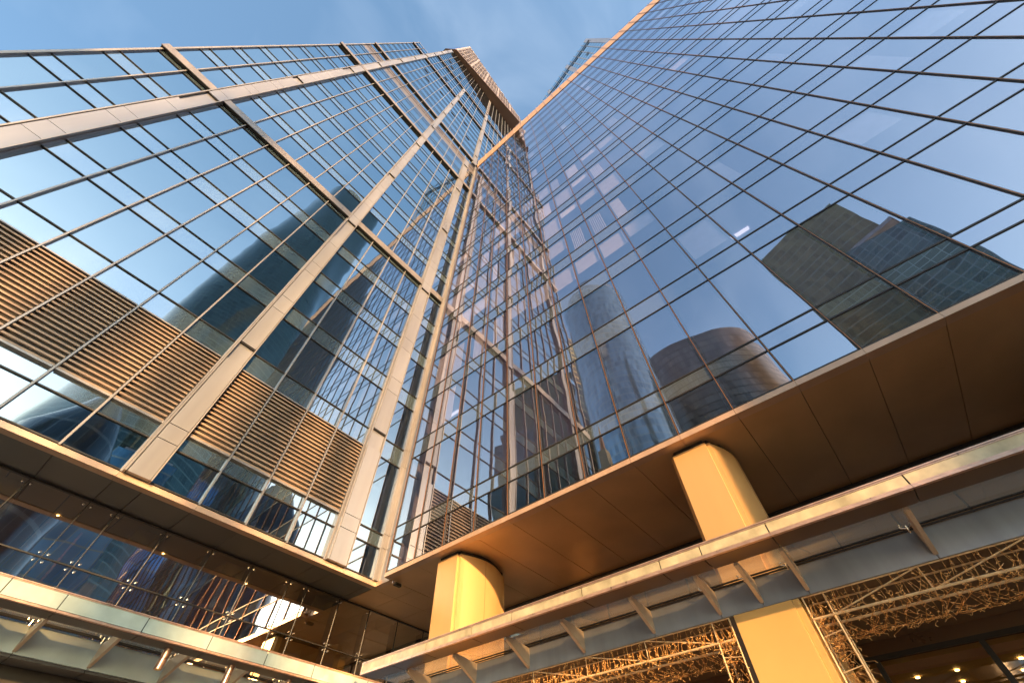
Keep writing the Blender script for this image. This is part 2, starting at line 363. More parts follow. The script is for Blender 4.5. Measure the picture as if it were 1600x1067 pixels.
# floors, ceilings, core, side and roofs
m = MB()
for z in [8.7, 12.68] + floorsA:
    x0 = XL+.1 if z < 112 else -9.2
    m.box(x0, 9.4 if z < 70 else 24, 15.2, 21.9, z+.02, z+.7)
m.build('floor_slabs', CEIL, tower)
m = MB(); m.box(XL+.2, 24, 22, 38, 7.6, 111); m.box(-9.1, 24, 22, 38, 111, 162); m.build('core_wall', CORE, tower)
m = MB(); m.box(-11.94, -11.86, 15.16, 38, 7.4, 112.4); m.box(-9.29, -9.2, 15.16, 38, 112.4, TOPA-.2); m.build('side_wall', GAS, tower)
m = MB(); m.box(XL, -9.3, 15.1, 38, 112.45, 112.9); m.build('lower_roof', LEDGE, tower)
# bottom fascia, soffit
m = MB()
xs = [XL, -8.5, -5.53, -2.5, 0.54, 2.8, 5.9, 8.34, 9.95]
for a, b in zip(xs, xs[1:]): m.box(a+.004, b-.004, 15.02, 15.3, 7.2, 7.36)
m.build('bottom_fascia', FASC, tower)
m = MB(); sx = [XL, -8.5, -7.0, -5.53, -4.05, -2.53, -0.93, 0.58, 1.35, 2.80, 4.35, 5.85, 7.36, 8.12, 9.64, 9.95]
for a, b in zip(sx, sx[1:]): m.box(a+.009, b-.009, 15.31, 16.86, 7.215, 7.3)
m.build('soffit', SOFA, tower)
m = MB(); m.box(XL, 9.94, 15.3, 22, 7.31, 7.4); m.build('soffit_backing', DARK, tower)
# corner post between the two faces
m = MB(); m2 = MB(); z = 7.37
cut = [7.37, 8.62, 9.2, 12.65] + [F0+FH*j for j in range(15)] + [72.5]
for a, b in zip(cut, cut[1:]):
    m.box(9.69, 9.82, 14.92, 15.12, a+.01, b-.01); m.box(9.825, 9.95, 14.94, 15.12, a+.01, b-.01)
    m2.box(9.93, 10.1, 14.28, 14.9, a+.01, b-.01); m.box(9.90, 9.99, 14.895, 14.935, a+.01, b-.01)
m3 = MB(); m3.box(9.72, 10.1, 14.17, 14.27, 7.3, 72.5)
o = m.build('corner_post', FIN, tower)
m2.build('side_panel', PIL, o); m3.build('edge_trim', FIN, o)
m = MB(); m.box(9.88, 10.1, 14.2, 15.015, 7.2, 7.36); m.build('corner_fascia', FASC, tower)
# crown: the leaning white grid box that overhangs the top
P0, P1 = Vector((-8.6, 14.4)), Vector((24, 11.4))
def cp(t, off=0.0):
    p = P0.lerp(P1, t); d = (P1-P0).normalized(); return p + Vector((d.y, -d.x))*off
def ztop(t): return 232 - 58*t
CG = glass('crown_glass', None, (0.8, 0.85, 0.95), 0.25, 0.01, 0.01, 0.5, 0.8, opaque=(0.05, 0.045, 0.05))
zc0 = 163.0; m = MB(); nb = 26
for i in range(nb):
    a, b = cp(i/nb), cp((i+1)/nb)
    za, zb = ztop(i/nb), ztop((i+1)/nb)
    m.quad((a.x, a.y, zc0), (b.x, b.y, zc0), (b.x, b.y, zb), (a.x, a.y, za))
crown = m.build('crown', CG, tower, label='pale gridded top box overhanging the blue glass below')
m = MB()
for i in range(nb+1):
    a = cp(i/nb, .25); wd = .07 if i % 5 else .36
    m.box(a.x-wd, a.x+wd, a.y+.16, a.y+.27, zc0, ztop(i/nb))
z = zc0
j = 0
while z < 230:
    t1 = min(1, (232-z)/58)
    a, b = cp(0, .0), cp(t1, .0); c_, d_ = cp(t1, .16), cp(0, .16)
    m.prism([(a.x, a.y), (b.x, b.y), (c_.x, c_.y), (d_.x, d_.y)], z, z+(1.3 if j % 4 == 0 else .7)); z += 3.8; j += 1
a, b = cp(0, .3), cp(1, .3)
m.build('crown_grid', pbr('crown_white_metal', (0.42, 0.37, 0.38), 0.4, 0.2), crown)
m = MB(); pl = [(-11.0, 16.5), (cp(0, .4).x, cp(0, .4).y), (cp(1, .4).x, cp(1, .4).y), (25, 38), (-11.0, 38)]
m.prism(pl, 162.2, 162.95); m.build('crown_underside', pbr('crown_underside_bronze', (0.16, 0.09, 0.06), 0.5), crown)
m = MB(); m.quad((-11, 16.5, 163), (cp(0).x, cp(0).y, 163), (cp(0).x, cp(0).y, 232), (-11, 16.5, 205)); m.build('crown_side', CG, crown)
m = MB(); m.prism([(-10.9, 17.5), (cp(0).x, cp(0).y+.3), (cp(1).x, cp(1).y+.3), (25, 38), (-10.9, 38)], 163, 173); m.build('crown_core', CORE, crown)

# ================================================================== OFFICE BLOCK (the face that runs right)
block = thing('office_block', 'lower violet blue glass block on the right with an orange parapet', 'office building', (16, -8, -1.6))
ys = [14.15, 12.57, 11.08, 9.57] + [8.04-1.525*i for i in range(28)]
YEND = ys[-1]
levB = [(7.41, 8.62, 'w'), (8.62, 9.2, 's'), (9.2, 12.66, 'w'), (12.66, 13.67, 's')]
k = 0
while F0 + (k+1)*FH < ZROOF_B+1.2:
    z0 = F0+k*FH; levB += [(z0, z0+FH-SPN, 'w'), (z0+FH-SPN, min(z0+FH, ZROOF_B), 's')]; k += 1
panes, rows = [], []
for (z0, z1, t) in levB:
    if t == 'w':
        for a, b in zip(ys, ys[1:]): panes.append(((XB, a, z0), (XB, b, z0), (XB, b, z1), (XB, a, z1)))
    else:
        rows.append((z0, z1))
panes.sort(key=area, reverse=True)
for q in panes[:99]:
    m = MB(); m.quad(*q); m.build('window', GB, block)
m = MB(); [m.quad(*q) for q in panes[99:]]; m.build('windows', GB, block, kind='stuff')
for z0, z1 in rows:
    m = MB()
    for a, b in zip(ys, ys[1:]): m.quad((XB, a, z0), (XB, b, z0), (XB, b, z1), (XB, a, z1))
    m.build('spandrel_band', GBS, block)
m = MB()
for (z0, z1, t) in levB: m.box(XB-.025, XB+.01, ys[0], YEND, z0-.024, z0+.024)
m.build('transoms', DARK, block, kind='stuff')
for y in ys:
    m = MB(); m.box(XB-.04, XB+.01, y-.024, y+.024, 7.37, ZROOF_B); o = m.build('mullion', DARK, block)
    m = MB(); m.box(XB-.048, XB-.041, y-.006, y+.006, 7.37, ZROOF_B); m.build('edge_strip', COPPER, o)
# inner pane borders of the lowest storeys
m = MB()
for (z0, z1, t) in levB[:5]:
    for a, b in zip(ys, ys[1:]):
        m.box(XB+.02, XB+.05, a-.04, a-.10, z0, z1); m.box(XB+.02, XB+.05, b+.04, b+.10, z0, z1)
m.build('inner_frames', BRONZE, block, kind='stuff')
# interior
m = MB()
slabz = [8.64, 12.7] + [z0 for (z0, z1, t) in levB if t == 's' and z0 > 13]
for z in slabz: m.box(XB+.14, 17, 14.1, YEND, z+.03, z+.7)
m.build('floor_slabs', CEIL, block)
m = MB(); m.box(17, 33, 14.6, YEND, 7.6, 69); m.build('core_wall', CORE, block)
m = MB()
for z in slabz[1:]:
    off = random.uniform(0, .6); on = random.random()
    for q in range(26):
        y = 13.3-1.525*q+off
        for x in (11.2, 13.4):
            if random.random() < .02+.05*on: m.box(x, x+.16, y-.38, y+.38, z-.005, z+.025)
m.build('ceiling_lights', LAMP, block, kind='stuff')
nb_ = 0
cells = [(i, j) for i in range(len(ys)-2) for j in range(3, len(levB)) if levB[j][2] == 'w']
random.shuffle(cells)
hot = [(i, j) for (i, j) in cells if 0 <= i <= 9 and 5 <= j <= 14]; rest_ = [c for c in cells if c not in hot]
for (i, j) in hot[:50] + rest_[:48]:
    z0, z1, t = levB[j]; a, b = ys[i]-.1, ys[i+1]+.1; h_ = (z1-z0)
    m = MB(); r_ = random.random()
    if r_ < .45:    # roller blind part-way down
        d_ = random.uniform(.3, .95)*h_; m.box(XB+.09, XB+.11, a, b, z1-d_, z1-.03)
    elif r_ < .7:   # vertical slats
        n_ = 7; w0 = a-(a-b)*random.uniform(.0, .3)
        for q in range(n_):
            y = w0-.11*q
            if y > b+.05: m.box(XB+.09, XB+.12, y, y-.05, z0+.2, z1-.05)
    else:           # a drawn half
        mid = (a+b)/2+random.uniform(-.3, .3); m.box(XB+.09, XB+.11, a, mid, z0+.3, z1-.04)
    m.build('blind', BLIND, block)
# parapet and roof
m = MB()
for a, b in zip(ys, ys[1:]): m.box(XB-.06, XB+.2, a-.008, b+.008, ZROOF_B, 73.9)
m.build('parapet', PARA, block)
m = MB()
for y in ys: m.box(XB-.12, XB-.062, y-.05, y+.05, ZROOF_B-.2, 74.1)
m.build('parapet_rib', FASC, block)
m = MB()
for a, b in zip(ys, ys[1:]): m.quad((XB+.1, a-.02, 73.95), (XB+.1, b+.02, 73.95), (XB+.1, b+.02, 76.0), (XB+.1, a-.02, 76.0))
m.build('roof_screen', GP, block)
m = MB(); m.box(XB+.2, 33, 14.6, YEND, 70.2, 70.8); m.build('roof', LEDGE, block)
m = MB(); m.box(XB+.1, 33, YEND-.3, YEND-.1, 7.4, 73); m.build('end_wall', GBS, block)
# bottom fascia and soffit
m = MB()
for a, b in zip(ys, ys[1:]): m.box(XB-.06, XB+.22, a-.004, b+.004, 7.2, 7.36)
m.build('bottom_fascia', FASC, block)
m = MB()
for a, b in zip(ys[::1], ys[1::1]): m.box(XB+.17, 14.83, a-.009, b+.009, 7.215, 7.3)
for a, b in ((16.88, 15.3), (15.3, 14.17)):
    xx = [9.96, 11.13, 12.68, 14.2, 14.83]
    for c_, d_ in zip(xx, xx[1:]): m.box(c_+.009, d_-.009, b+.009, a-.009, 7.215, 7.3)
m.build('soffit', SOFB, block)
m = MB(); m.box(XB+.2, 17, 14.1, YEND, 7.31, 7.5); m.box(9.96, 17, 14.1, 16.9, 7.31, 7.5); m.build('soffit_backing', DARK, block)
# columns: flat street face, bowed side, dark reveal at the head
def column(y0, y1, zb, label):
    f = MB(); plan = [(9.95, y1), (9.95, y0+.18), (10.03, y0+.18), (10.03, y0+.08)]
    for i in range(0, 15):
        t = i/14; plan.append((10.06+2.3*t, y0 + 0.08 - 0.30*math.sin(math.pi*min(1, t*1.05)) ))
    plan += [(12.36, y1), (10.08, y1+.10)]
    o = MB().prism(plan, zb, 7.08).build('column', COLM, block, label=label, smooth=True)
    pl = [(x+(.05 if x < 10.5 else -.05), y+(.05 if y < (y0+y1)/2 else -.05)) for x, y in plan]
    MB().prism(pl, 7.08, 7.22).build('head_reveal', DARK, o)
    j = MB(); j.box(11.0, 11.012, y0-.218, y0-.205, zb, 7.08); j.build('panel_joint', COPPER, o)
column(10.42, 11.55, -1.6, 'cream column by the inner corner of the block')
column(1.30, 2.40, -1.6, 'cream column nearer the camera, over the garland frames')
column(-7.85, -6.75, -1.6, 'cream column farthest to the right')
# pier face below the beam with sun gold in its colour, slightly wider than the column behind
for (y0, y1) in ((1.22, 2.44), (10.3, 11.6)):
    m = MB(); m.box(9.90, 9.94, y0+.10, y1, -1.6, 3.235); m.box(9.92, 10.3, y0-.02, y0+.095, -1.6, 3.235)
    o = m.build('pier_facing', PIERM, block, bevel=0.004)
    m = MB(); m.box(9.95, 10.4, y1+.005, y1+.1, -1.6, 3.235); m.build('pier_side', UNDER, o)
# recessed glass screen behind the columns
m = MB(); y = 16.88
while y > YEND: m.quad((14.87, y, 3.4), (14.87, y-1.52, 3.4), (14.87, y-1.52, 7.2), (14.87, y, 7.2)); y -= 1.525
lw = m.build('lobby_glass', GL, block)
m = MB(); y = 16.88
while y > YEND: m.box(14.83, 14.87, y-.02, y+.02, 3.4, 7.2); y -= 1.525
m.box(14.82, 14.87, 16.88, YEND, 5.5, 5.56); m.box(14.82, 14.87, 16.88, YEND, 7.12, 7.2); m.build('glazing_bars', DARK, lw)
m = MB(); m.box(17.5, 17.7, 16.88, YEND, -1.6, 7.2); m.build('lobby_back_wall', LOBBY, block)
m = MB(); m.box(9.95, 17.5, 11.9, YEND, 3.26, 3.4); m.build('lower_soffit', pbr('brown_lower_soffit', (0.22, 0.16, 0.11), 0.5, 0.2, 0.1, 1), block)
# shop front
m = MB(); m.box(13.5, 13.6, 11.9, YEND, 3.02, 3.255); hd = m.build('shop_front_head', UNDER, block)
m = MB(); m.box(13.46, 13.6, 11.9, YEND, 2.93, 3.015); 
for y in [10.2, 8.5, 6.8, 5.0, 3.3, .78, -1.12, -3.0, -5.0, -7.0]: m.box(13.46, 13.58, y-.05, y+.05, -1.6, 2.925)
m.build('shop_front_frame', DARK, block)
m = MB(); yy = [10.2, 8.5, 6.8, 5.0, 3.3, .78, -1.12, -3.0, -5.0, -7.0]
for a, b in zip(yy, yy[1:]): m.quad((13.53, a, -1.6), (13.53, b, -1.6), (13.53, b, 2.93), (13.53, a, 2.93))
m.build('shop_front_glass', GSH, block)
m = MB(); m.box(13.7, 17.4, 11.9, YEND, 2.98, 3.02); m.build('shop_ceiling', LCEIL, block)
m = MB(); m.box(13.75, 13.95, 11.5, YEND, 2.75, 2.88); m.build('shop_pelmet', pbr('pink_lit_pelmet', (0.7, 0.45, 0.4), .5), block)
m = MB()
for y in (0.3, -.5, -1.7, -2.6, -3.6, 2.0, 4.1, 5.9, 7.4):
    for x in (14.6, 15.6, 16.7):
        c_ = Vector((x+random.uniform(-.1, .1), y, 2.97)); m.tube(c_, c_+Vector((0, 0, -.02)), .045, 10)
m.build('shop_downlights', SPOT, block)

# ================================================================== lobby of the tower
m = MB(); ljx = [XL, -8.5, -7.0, -5.53, -4.05, -2.53, -0.96, 0.57, 1.33, 2.81, 4.35, 5.85, 7.36, 8.12, 9.63, 11.13, 12.68, 14.2, 14.85]
lob = None
for a, b in zip(ljx, ljx[1:]):
    m = MB(); m.quad((a+.008, 16.9, 3.4), (b-.008, 16.9, 3.4), (b-.008, 16.9, 5.52), (a+.008, 16.9, 5.52)); m.quad((a+.008, 16.9, 5.55), (b-.008, 16.9, 5.55), (b-.008, 16.9, 7.17), (a+.008, 16.9, 7.17))
    m.build('lobby_pane', GL, tower)
m = MB()
for x in ljx: m.box(x-.012, x+.012, 16.88, 16.93, 3.4, 7.2)
m.box(XL, 14.85, 16.87, 16.93, 5.52, 5.55); m.box(XL, 14.85, 16.86, 16.94, 7.17, 7.25)
for x in ljx: m.box(x-.01, x+.01, 17.0, 17.35, 3.4, 7.1)
m.build('lobby_joints', DARK, tower)
m = MB()
for x in ljx[1:-1]:
    for z in (5.44, 5.64, 7.06):
        for s_ in (-.1, .1):
            m.tube((x+s_, 16.86, z), (x+s_, 16.9, z), .026, 8); m.tube((x, 17.02, 5.54 if z < 6 else 7.06), (x+s_, 16.93, z), .008, 4)
m.build('glass_fittings', CHROME, tower, kind='stuff')
m = MB(); m.box(XL, 17.5, 24, 24.2, 3, 7.2); m.build('lobby_back_wall', LOBBY, tower)
m = MB()
xx = [XL+1.5*i for i in range(20)]
for a, b in zip(xx, xx[1:]): m.box(a+.02, b-.02, 17.1, 24, 7.24, 7.3)
m.build('lobby_ceiling', LCEIL, tower)
m = MB(); m.box(XL, 17.5, 16.95, 24, 3.2, 3.3); m.build('lobby_floor', LOBBY, tower)
m = MB()
for x in (-7.5, -4.7, -1.8, 2.1, 5.1, 8.8, 11.9): m.box(x, x+.35, 19.5, 19.9, 3.3, 7.2); m.box(x, x+.9, 17.4, 23, 6.8, 7.2)
m.build('lobby_beams', pbr('gilt_beam', (0.5, 0.34, 0.12), 0.4, 0.3), tower)
m = MB()
for x in (-6, -3.2, .2, 3.4, 6.5, 10.2, 12.4):
    for y in (18.6,): m.tube((x, y, 7.235), (x, y, 7.21), .035, 10)
m.build('lobby_downlights', SPOT, tower)
m = MB()
for x in (.95, 5.0): m.box(x, x+.05, 17.5, 17.55, 4.2, 6.6)
m.build('lobby_posts', COPPER, tower)
# wall panels under the tower's canopy, dark band and storefront
m = MB(); px_ = [XL, -8.5, -7.0, -5.53, -4.05, -2.53, -0.98, 0.54, 1.36, 2.82, 4.37, 5.9, 7.4, 8.15, 9.6, 9.88]
for a, b in zip(px_, px_[1:]): m.box(a+.008, b-.008, 15.3, 15.36, 3.25, 3.78)
m.build('wall_panels', BEAMA, tower)
m = MB(); m.box(XL, 9.88, 15.37, 16.8, 3.3, 3.76); m.box(XL, 9.88, 16.05, 16.2, 2.9, 3.29); m.build('wall_backing', DARK, tower)
m = MB()
for a, b in zip(px_, px_[1:]): m.box(a+.008, b-.008, 15.37, 16.0, 3.2, 3.26)
m.build('dark_head_band', SOFA, tower)
m = MB()
for a, b in zip(px_, px_[1:]): m.quad((a+.02, 16.1, -1.6), (b-.02, 16.1, -1.6), (b-.02, 16.1, 2.9), (a+.02, 16.1, 2.9))
m.build('storefront_glass', GL, tower)
m = MB(); m.box(XL, 9.9, 20, 20.2, -1.6, 3.2); m.build('storefront_back_wall', LOBBY, tower)
m = MB(); m.box(XL, 9.9, 16.2, 20, 2.9, 2.95); m.build('storefront_ceiling', LCEIL, tower)

# ================================================================== CANOPIES
def fitting(m, x, y, z, ax):
    """spider clamp holding the glass: stem, two arms, discs"""
    m.tube((x, y, z-.16), (x, y, z-.03), .012, 6)
    for s_ in (-1, 1):
        dx, dy = (.0, .09*s_) if ax == 'y' else (.09*s_, .0)
        m.tube((x, y, z-.08), (x+dx, y+dy, z-.05), .009, 5); m.tube((x+dx, y+dy, z-.05), (x+dx, y+dy, z-.008), .011, 6); m.tube((x+dx, y+dy, z-.012), (x+dx, y+dy, z-.004), .03, 10)
# --- right canopy, along the block
can = thing('glass_canopy', 'glazed canopy along the right block with cream lit edge panels, below the brown soffit', 'canopy', (9.2, 2, 3.6), 'glass entrance canopies')
XC = 8.5; zt, zb = 4.05, 3.76
cy = [12.6, 11.3, 9.95, 8.3, 7.0, 5.0, 3.1, 2.23, 0.94, -1.31, -3.6, -5.9, -8.2, -10.5, -12.8, -15]
for a, b in zip(cy, cy[1:]):
    m = MB(); m.box(XC+.012, XC+.03, a-.012, b+.012, zb+.075, zt-.04); m.build('edge_panel', OPAL, can)
m = MB()
for a, b in zip(cy, cy[1:]):
    for (x0, x1, z0, z1) in ((XC-.012, XC+.05, zt-.022, zt), (XC, XC+.04, zt-.045, zt-.026), (XC-.02, XC+.05, zb, zb+.022), (XC-.008, XC+.05, zb+.026, zb+.045), (XC, XC+.04, zb+.05, zb+.07)):
        m.box(x0, x1, a-.003, b+.003, z0, z1)
m.box(XC, XC+.05, 12.6, 12.63, zb, zt); m.build('edge_rails', RAIL, can)
m = MB()
for a, b in zip(cy, cy[1:]): m.box(XC+.055, 9.02, a-.012, b+.012, zb-.004, zb+.03)
m.build('underside_panels', UNDER, can)
m = MB(); m.box(XC+.06, 9.0, 12.58, -15, zb+.035, zt-.05); m.build('gutter_box', UNDERA, can)
gy = [12.58, 9.16, 7.9, 6.1, 4.25, 2.62, 1.83, 0.94, -1.10, -3.2, -5.3, -7.4, -9.5, -11.6, -13.7, -15]
bry = [11.2, 9.4, 7.6, 5.95, 4.15, 2.66, 1.82, 0.97, -1.10, -3.2, -5.3, -7.4, -9.5, -11.6]
m = MB()
for a, b in zip(gy, gy[1:]):
    m.box(9.03, 9.86, a-.01, b+.01, 3.80, 3.812)
m.build('roof_pane', GC, can, label='clear roof glazing of the canopy')
m = MB(); m.box(9.86, 9.9, 12.58, -15, 3.735, 3.76); m.box(9.84, 9.88, 12.58, -15, 3.775, 3.798); m.build('glass_seat', DARK, can)
for y in bry:
    m = MB(); i = 0
    m.v += [(9.03, y-.035, 3.79), (9.9, y-.035, 3.72), (9.9, y-.035, 3.30), (9.03, y-.035, 3.70), (9.03, y+.035, 3.79), (9.9, y+.035, 3.72), (9.9, y+.035, 3.30), (9.03, y+.035, 3.70)]
    m.f += [(0, 1, 2, 3), (7, 6, 5, 4), (0, 4, 5, 1), (1, 5, 6, 2), (2, 6, 7, 3), (3, 7, 4, 0)]
    o = m.build('bracket', BRK, can)
    m = MB(); fitting(m, 9.72, y+.11, 3.80, 'y'); m.build('glass_fitting', CHROME, o)
# beam under the glass belongs to the block
m = MB(); byy = [12.0] + bry + [-15]
for a, b in zip(byy, byy[1:]): m.box(9.9, 9.98, a-.008, b+.008, 3.24, 3.73)
m.build('beam_panels', BEAM, block)
m = MB(); m.box(9.985, 10.3, 12, -15, 3.262, 3.72); m.build('beam_core', DARK, block)
# --- left canopy, along the tower
can2 = thing('glass_canopy', 'canopy along the left tower with shade-toned grey green edge panels and round hanging spotlights', 'canopy', (0, 14.2, 3.5), 'glass entrance canopies')
YC2 = 13.45; zt2, zb2 = 3.98, 3.60
cx = [-12, -10, -8.5, -6.6, -5.0, -3.4, -1.75, -.98, 0.33, 1.33, 3.0, 4.52, 6.05, 7.5, 9.4, 9.95]
for a, b in zip(cx, cx[1:]):
    m = MB(); m.box(a+.01, b-.01, YC2+.012, YC2+.03, zb2+.06, zt2-.035); m.build('edge_panel', OPALA, can2)
m = MB()
for a, b in zip(cx, cx[1:]):
    for (y0, y1, z0, z1) in ((YC2-.012, YC2+.05, zt2-.02, zt2), (YC2, YC2+.04, zt2-.04, zt2-.024), (YC2-.03, YC2+.05, zb2, zb2+.022), (YC2-.012, YC2+.05, zb2+.026, zb2+.045)):
        m.box(a+.003, b-.003, y0, y1, z0, z1)
m.build('edge_rails', RAIL, can2)
m = MB()
for a, b in zip(cx, cx[1:]): m.box(a+.01, b-.01, YC2+.055, 13.98, zb2-.004, zb2+.03)
m.build('underside_panels', UNDERA, can2)
m = MB(); m.box(-12, 9.9, YC2+.06, 13.96, zb2+.035, zt2-.05); m.build('gutter_box', DARK, can2)
brx = [-8.5, -6.98, -5.45, -3.95, -2.45, -0.98, 0.54, 1.36, 2.82, 4.4, 5.95, 7.4, 8.9]
bb = [-12]+brx+[9.9]
m = MB()
for a, b in zip(bb, bb[1:]): m.box(a+.01, b-.01, 14.0, 15.24, 3.83, 3.842)
m.build('roof_pane', GC, can2)
m = MB(); m.box(-12, 9.9, 15.24, 15.29, 3.80, 3.84); m.box(-12, 9.9, 15.12, 15.15, 3.80, 3.825); m.build('glass_seat', DARK, can2)
for x in brx:
    m = MB(); m.v += [(x-.035, 14.0, 3.82), (x-.035, 15.3, 3.76), (x-.035, 15.3, 3.28), (x-.035, 14.0, 3.62), (x+.035, 14.0, 3.82), (x+.035, 15.3, 3.76), (x+.035, 15.3, 3.28), (x+.035, 14.0, 3.62)]
    m.f += [(3, 2, 1, 0), (4, 5, 6, 7), (1, 5, 4, 0), (2, 6, 5, 1), (3, 7, 6, 2), (0, 4, 7, 3)]
    o = m.build('bracket', BRK, can2)
    m = MB(); fitting(m, x-.12, 15.0, 3.83, 'x'); m.build('glass_fitting', CHROME, o)
for i, x in enumerate((3.83, 5.42, 7.08)):
    lab = ('cylindrical metal spotlight hanging from the left canopy edge, farthest left of three', 'cylindrical metal spotlight hanging from the left canopy edge, in the middle of three', 'cylindrical metal spotlight hanging from the left canopy edge, nearest the corner')[i]
    t = thing('spotlight', lab, 'spotlight', (x, 13.85, 3.2), 'spotlights under the left canopy')
    MB().tube((x, 13.85, 3.595), (x, 13.85, 3.41), .085, 28).tube((x, 13.85, 3.40), (x, 13.85, 3.2), .085, 28).build('housing', PIPE, t, smooth=True)
    MB().tube((x, 13.85, 3.412), (x, 13.85, 3.398), .078, 20).build('joint_ring', DARK, t)
    MB().tube((x, 13.85, 3.199), (x, 13.85, 3.192), .066, 24).build('lens', BULB, t)

fl = thing('floodlight', 'small dark floodlight under the inner corner of the two buildings', 'floodlight', (10.2, 14.05, 7.1))
MB().box(10.05, 10.35, 13.98, 14.12, 7.05, 7.15).build('housing', DARK, fl, bevel=.01); MB().box(9.95, 10.04, 14.03, 14.07, 7.08, 7.19).build('arm', PIPE, fl)
# ================================================================== GARLAND FRAMES (steel box trusses with fairy light strings)
def garland(name_label, y_leg, y_far, sgn):
    """y_leg: where the upright stands against the pier; the beam runs to y_far"""
    t = thing('garland_frame', name_label, 'light garland', (10.1, y_leg, -1.6), 'garland frames between the columns')
    xf, xk = 9.96, 10.42; zT, zB = 3.235, 2.88; r_ = .016
    def bar(nm, *pq, rad=r_):
        m = MB()
        for p, q in pq: m.tube(p, q, rad, 8)
        return m.build(nm, STEEL, t)
    for x in (xf, xk):
        bar('top_chord', ((x, y_leg, zT), (x, y_far, zT))); bar('bottom_chord', ((x, y_leg, zB), (x, y_far, zB)), rad=.022)
    # uprights of the leg
    y2 = y_leg - sgn*.36
    for x in (xf, xk):
        for y in (y_leg, y2): bar('upright', ((x, y, -1.6), (x, y, zT)))
    n_ = int(abs(y_far-y2)/1.53)+1
    for i in range(n_):
        y = y2 - sgn*1.53*i; yn = y - sgn*1.53
        if abs(y-y_leg) > abs(y_far-y_leg): break
        bar('strut', ((xf, y, zT), (xf, y, zB)), ((xf, y, zB), (xk, y, zB)), ((xf, y, zT), (xk, y, zT)), rad=.013)
        if abs(yn-y_leg) <= abs(y_far-y_leg): bar('brace', ((xf, y, zB), (xf, yn, zT)), rad=.012)
    for z in [x_*.5-1.4 for x_ in range(9)]:
        bar('rung', ((xf, y_leg, z), (xf, y2, z+.05)), ((xf, y2, z), (xk, y2, z)), rad=.008)
    # strings hung over the front chord and sagging to the back
    L_ = abs(y_far-y_leg); ns = min(98, int(L_/.082))
    for i in range(ns):
      m = MB(); bb_ = MB()
      for half in (0, .5):
        y = y_leg - sgn*(L_*(i+.25+half)/ns)
        p = Vector((xf-.02, y+random.uniform(-.05, .05), zT-random.uniform(0.0, .34)*(random.random() < .6)))
        pts = [p]
        target = [Vector((xf-.03, y+random.uniform(-.09, .09), zB+random.uniform(0, .12))),
                  Vector((xf+.02, y+random.uniform(-.12, .12), zB-.04)),
                  Vector((xf+.22, y+random.uniform(-.2, .2), zB-.10+random.uniform(-.04, .04))),
                  Vector((xk+random.uniform(0, .1), y+random.uniform(-.22, .22), zB-.22+random.uniform(-.04, .04)))]
        pts += target
        for a, b in zip(pts, pts[1:]):
            m.tube(a, b, .0028, 4)
            for s_ in (random.uniform(.2, .45), random.uniform(.55, .9)):
                c = a.lerp(b, s_); d = Vector((random.uniform(-1, .4), random.uniform(-1, 1), random.uniform(-1, .6))).normalized()*.045
                bb_.tube(c, c+d, .006, 4, .003)
      o = m.build('string', WIRE, t); bb_.build('bulbs', BULB, o, kind='stuff')
    m = MB(); bb_ = MB()     # the tangle along the lower edge
    for i in range(int(L_*50)):
        y = y_leg - sgn*random.uniform(.2, L_); a = Vector((xk+.05+random.gauss(0, .03), y, zB-.23+random.gauss(0, .02)))
        b = a+Vector((random.gauss(0, .05), random.gauss(0, .16), random.gauss(0, .03))); m.tube(a, b, .0026, 4)
        d = Vector((random.uniform(-1, 1), random.uniform(-1, 1), random.uniform(-1, .5))).normalized()*.04; bb_.tube(b, b+d, .0055, 4, .003)
    for i in range(420):     # and the wrapped uprights
        z = random.uniform(.3, 2.9); yy_ = y2+random.uniform(0, .36)*sgn; xx_ = random.choice((xf, random.uniform(xf, xk)))
        a = Vector((xx_, yy_, z)); b = a+Vector((random.gauss(0, .07), random.gauss(0, .09), random.gauss(0, .09))); m.tube(a, b, .0026, 4)
        d = Vector((random.uniform(-1, .5), random.uniform(-1, 1), random.uniform(-1, 1))).normalized()*.04; bb_.tube(b, b+d, .0055, 4, .003)
    o = m.build('wire_tangle', WIRE, t, kind='stuff'); bb_.build('bulbs', BULB, o, kind='stuff')
garland('steel truss frame draped with fairy lights, right of the sun-gold pier', 1.14, -7.4, 1)
garland('steel truss frame draped with fairy lights, left of the sun-gold pier', 2.56, 10.1, -1)

# ================================================================== rear tower above the block's roof
rear = thing('rear_tower', 'slim pale banded glass tower rising behind the orange parapet of the right block', 'skyscraper', (20, -5, 70.8))
A_ = Vector((14.88, -17.95)); u_ = Vector((math.cos(math.radians(78.2)), math.sin(math.radians(78.2)))); n_v = Vector((-u_.y, u_.x))
m = MB(); mg = MB(); ml = MB(); mk = MB()
RW = 26.0; nb = 16
for i in range(nb):
    a = A_+u_*(RW*i/nb); b = A_+u_*(RW*(i+1)/nb)
    z = 70.8
    while z < 149:
        z1 = min(z+3.8, 150); m.quad((a.x, a.y, z), (b.x, b.y, z), (b.x, b.y, z1), (a.x, a.y, z1)); z = z1
m.build('windows', GA, rear, kind='stuff')
for i in range(nb+1):
    a = A_+u_*(RW*i/nb)+n_v*.1; wd = .55 if i % 5 == 0 else .09
    p = a-u_*wd; q = a+u_*wd
    mg.prism([(p.x, p.y), (q.x, q.y), (q.x-n_v.x*.2, q.y-n_v.y*.2), (p.x-n_v.x*.2, p.y-n_v.y*.2)], 70.8, 150.2)
mg.build('fins', PIL, rear)
z = 74.6
while z < 150:
    a = A_+n_v*.05; b = A_+u_*RW+n_v*.05; h_ = .35
    ml.prism([(a.x, a.y), (b.x, b.y), (b.x-n_v.x*.1, b.y-n_v.y*.1), (a.x-n_v.x*.1, a.y-n_v.y*.1)], z, z+.06); z += 3.8
ml.build('floor_lines', DARK, rear)
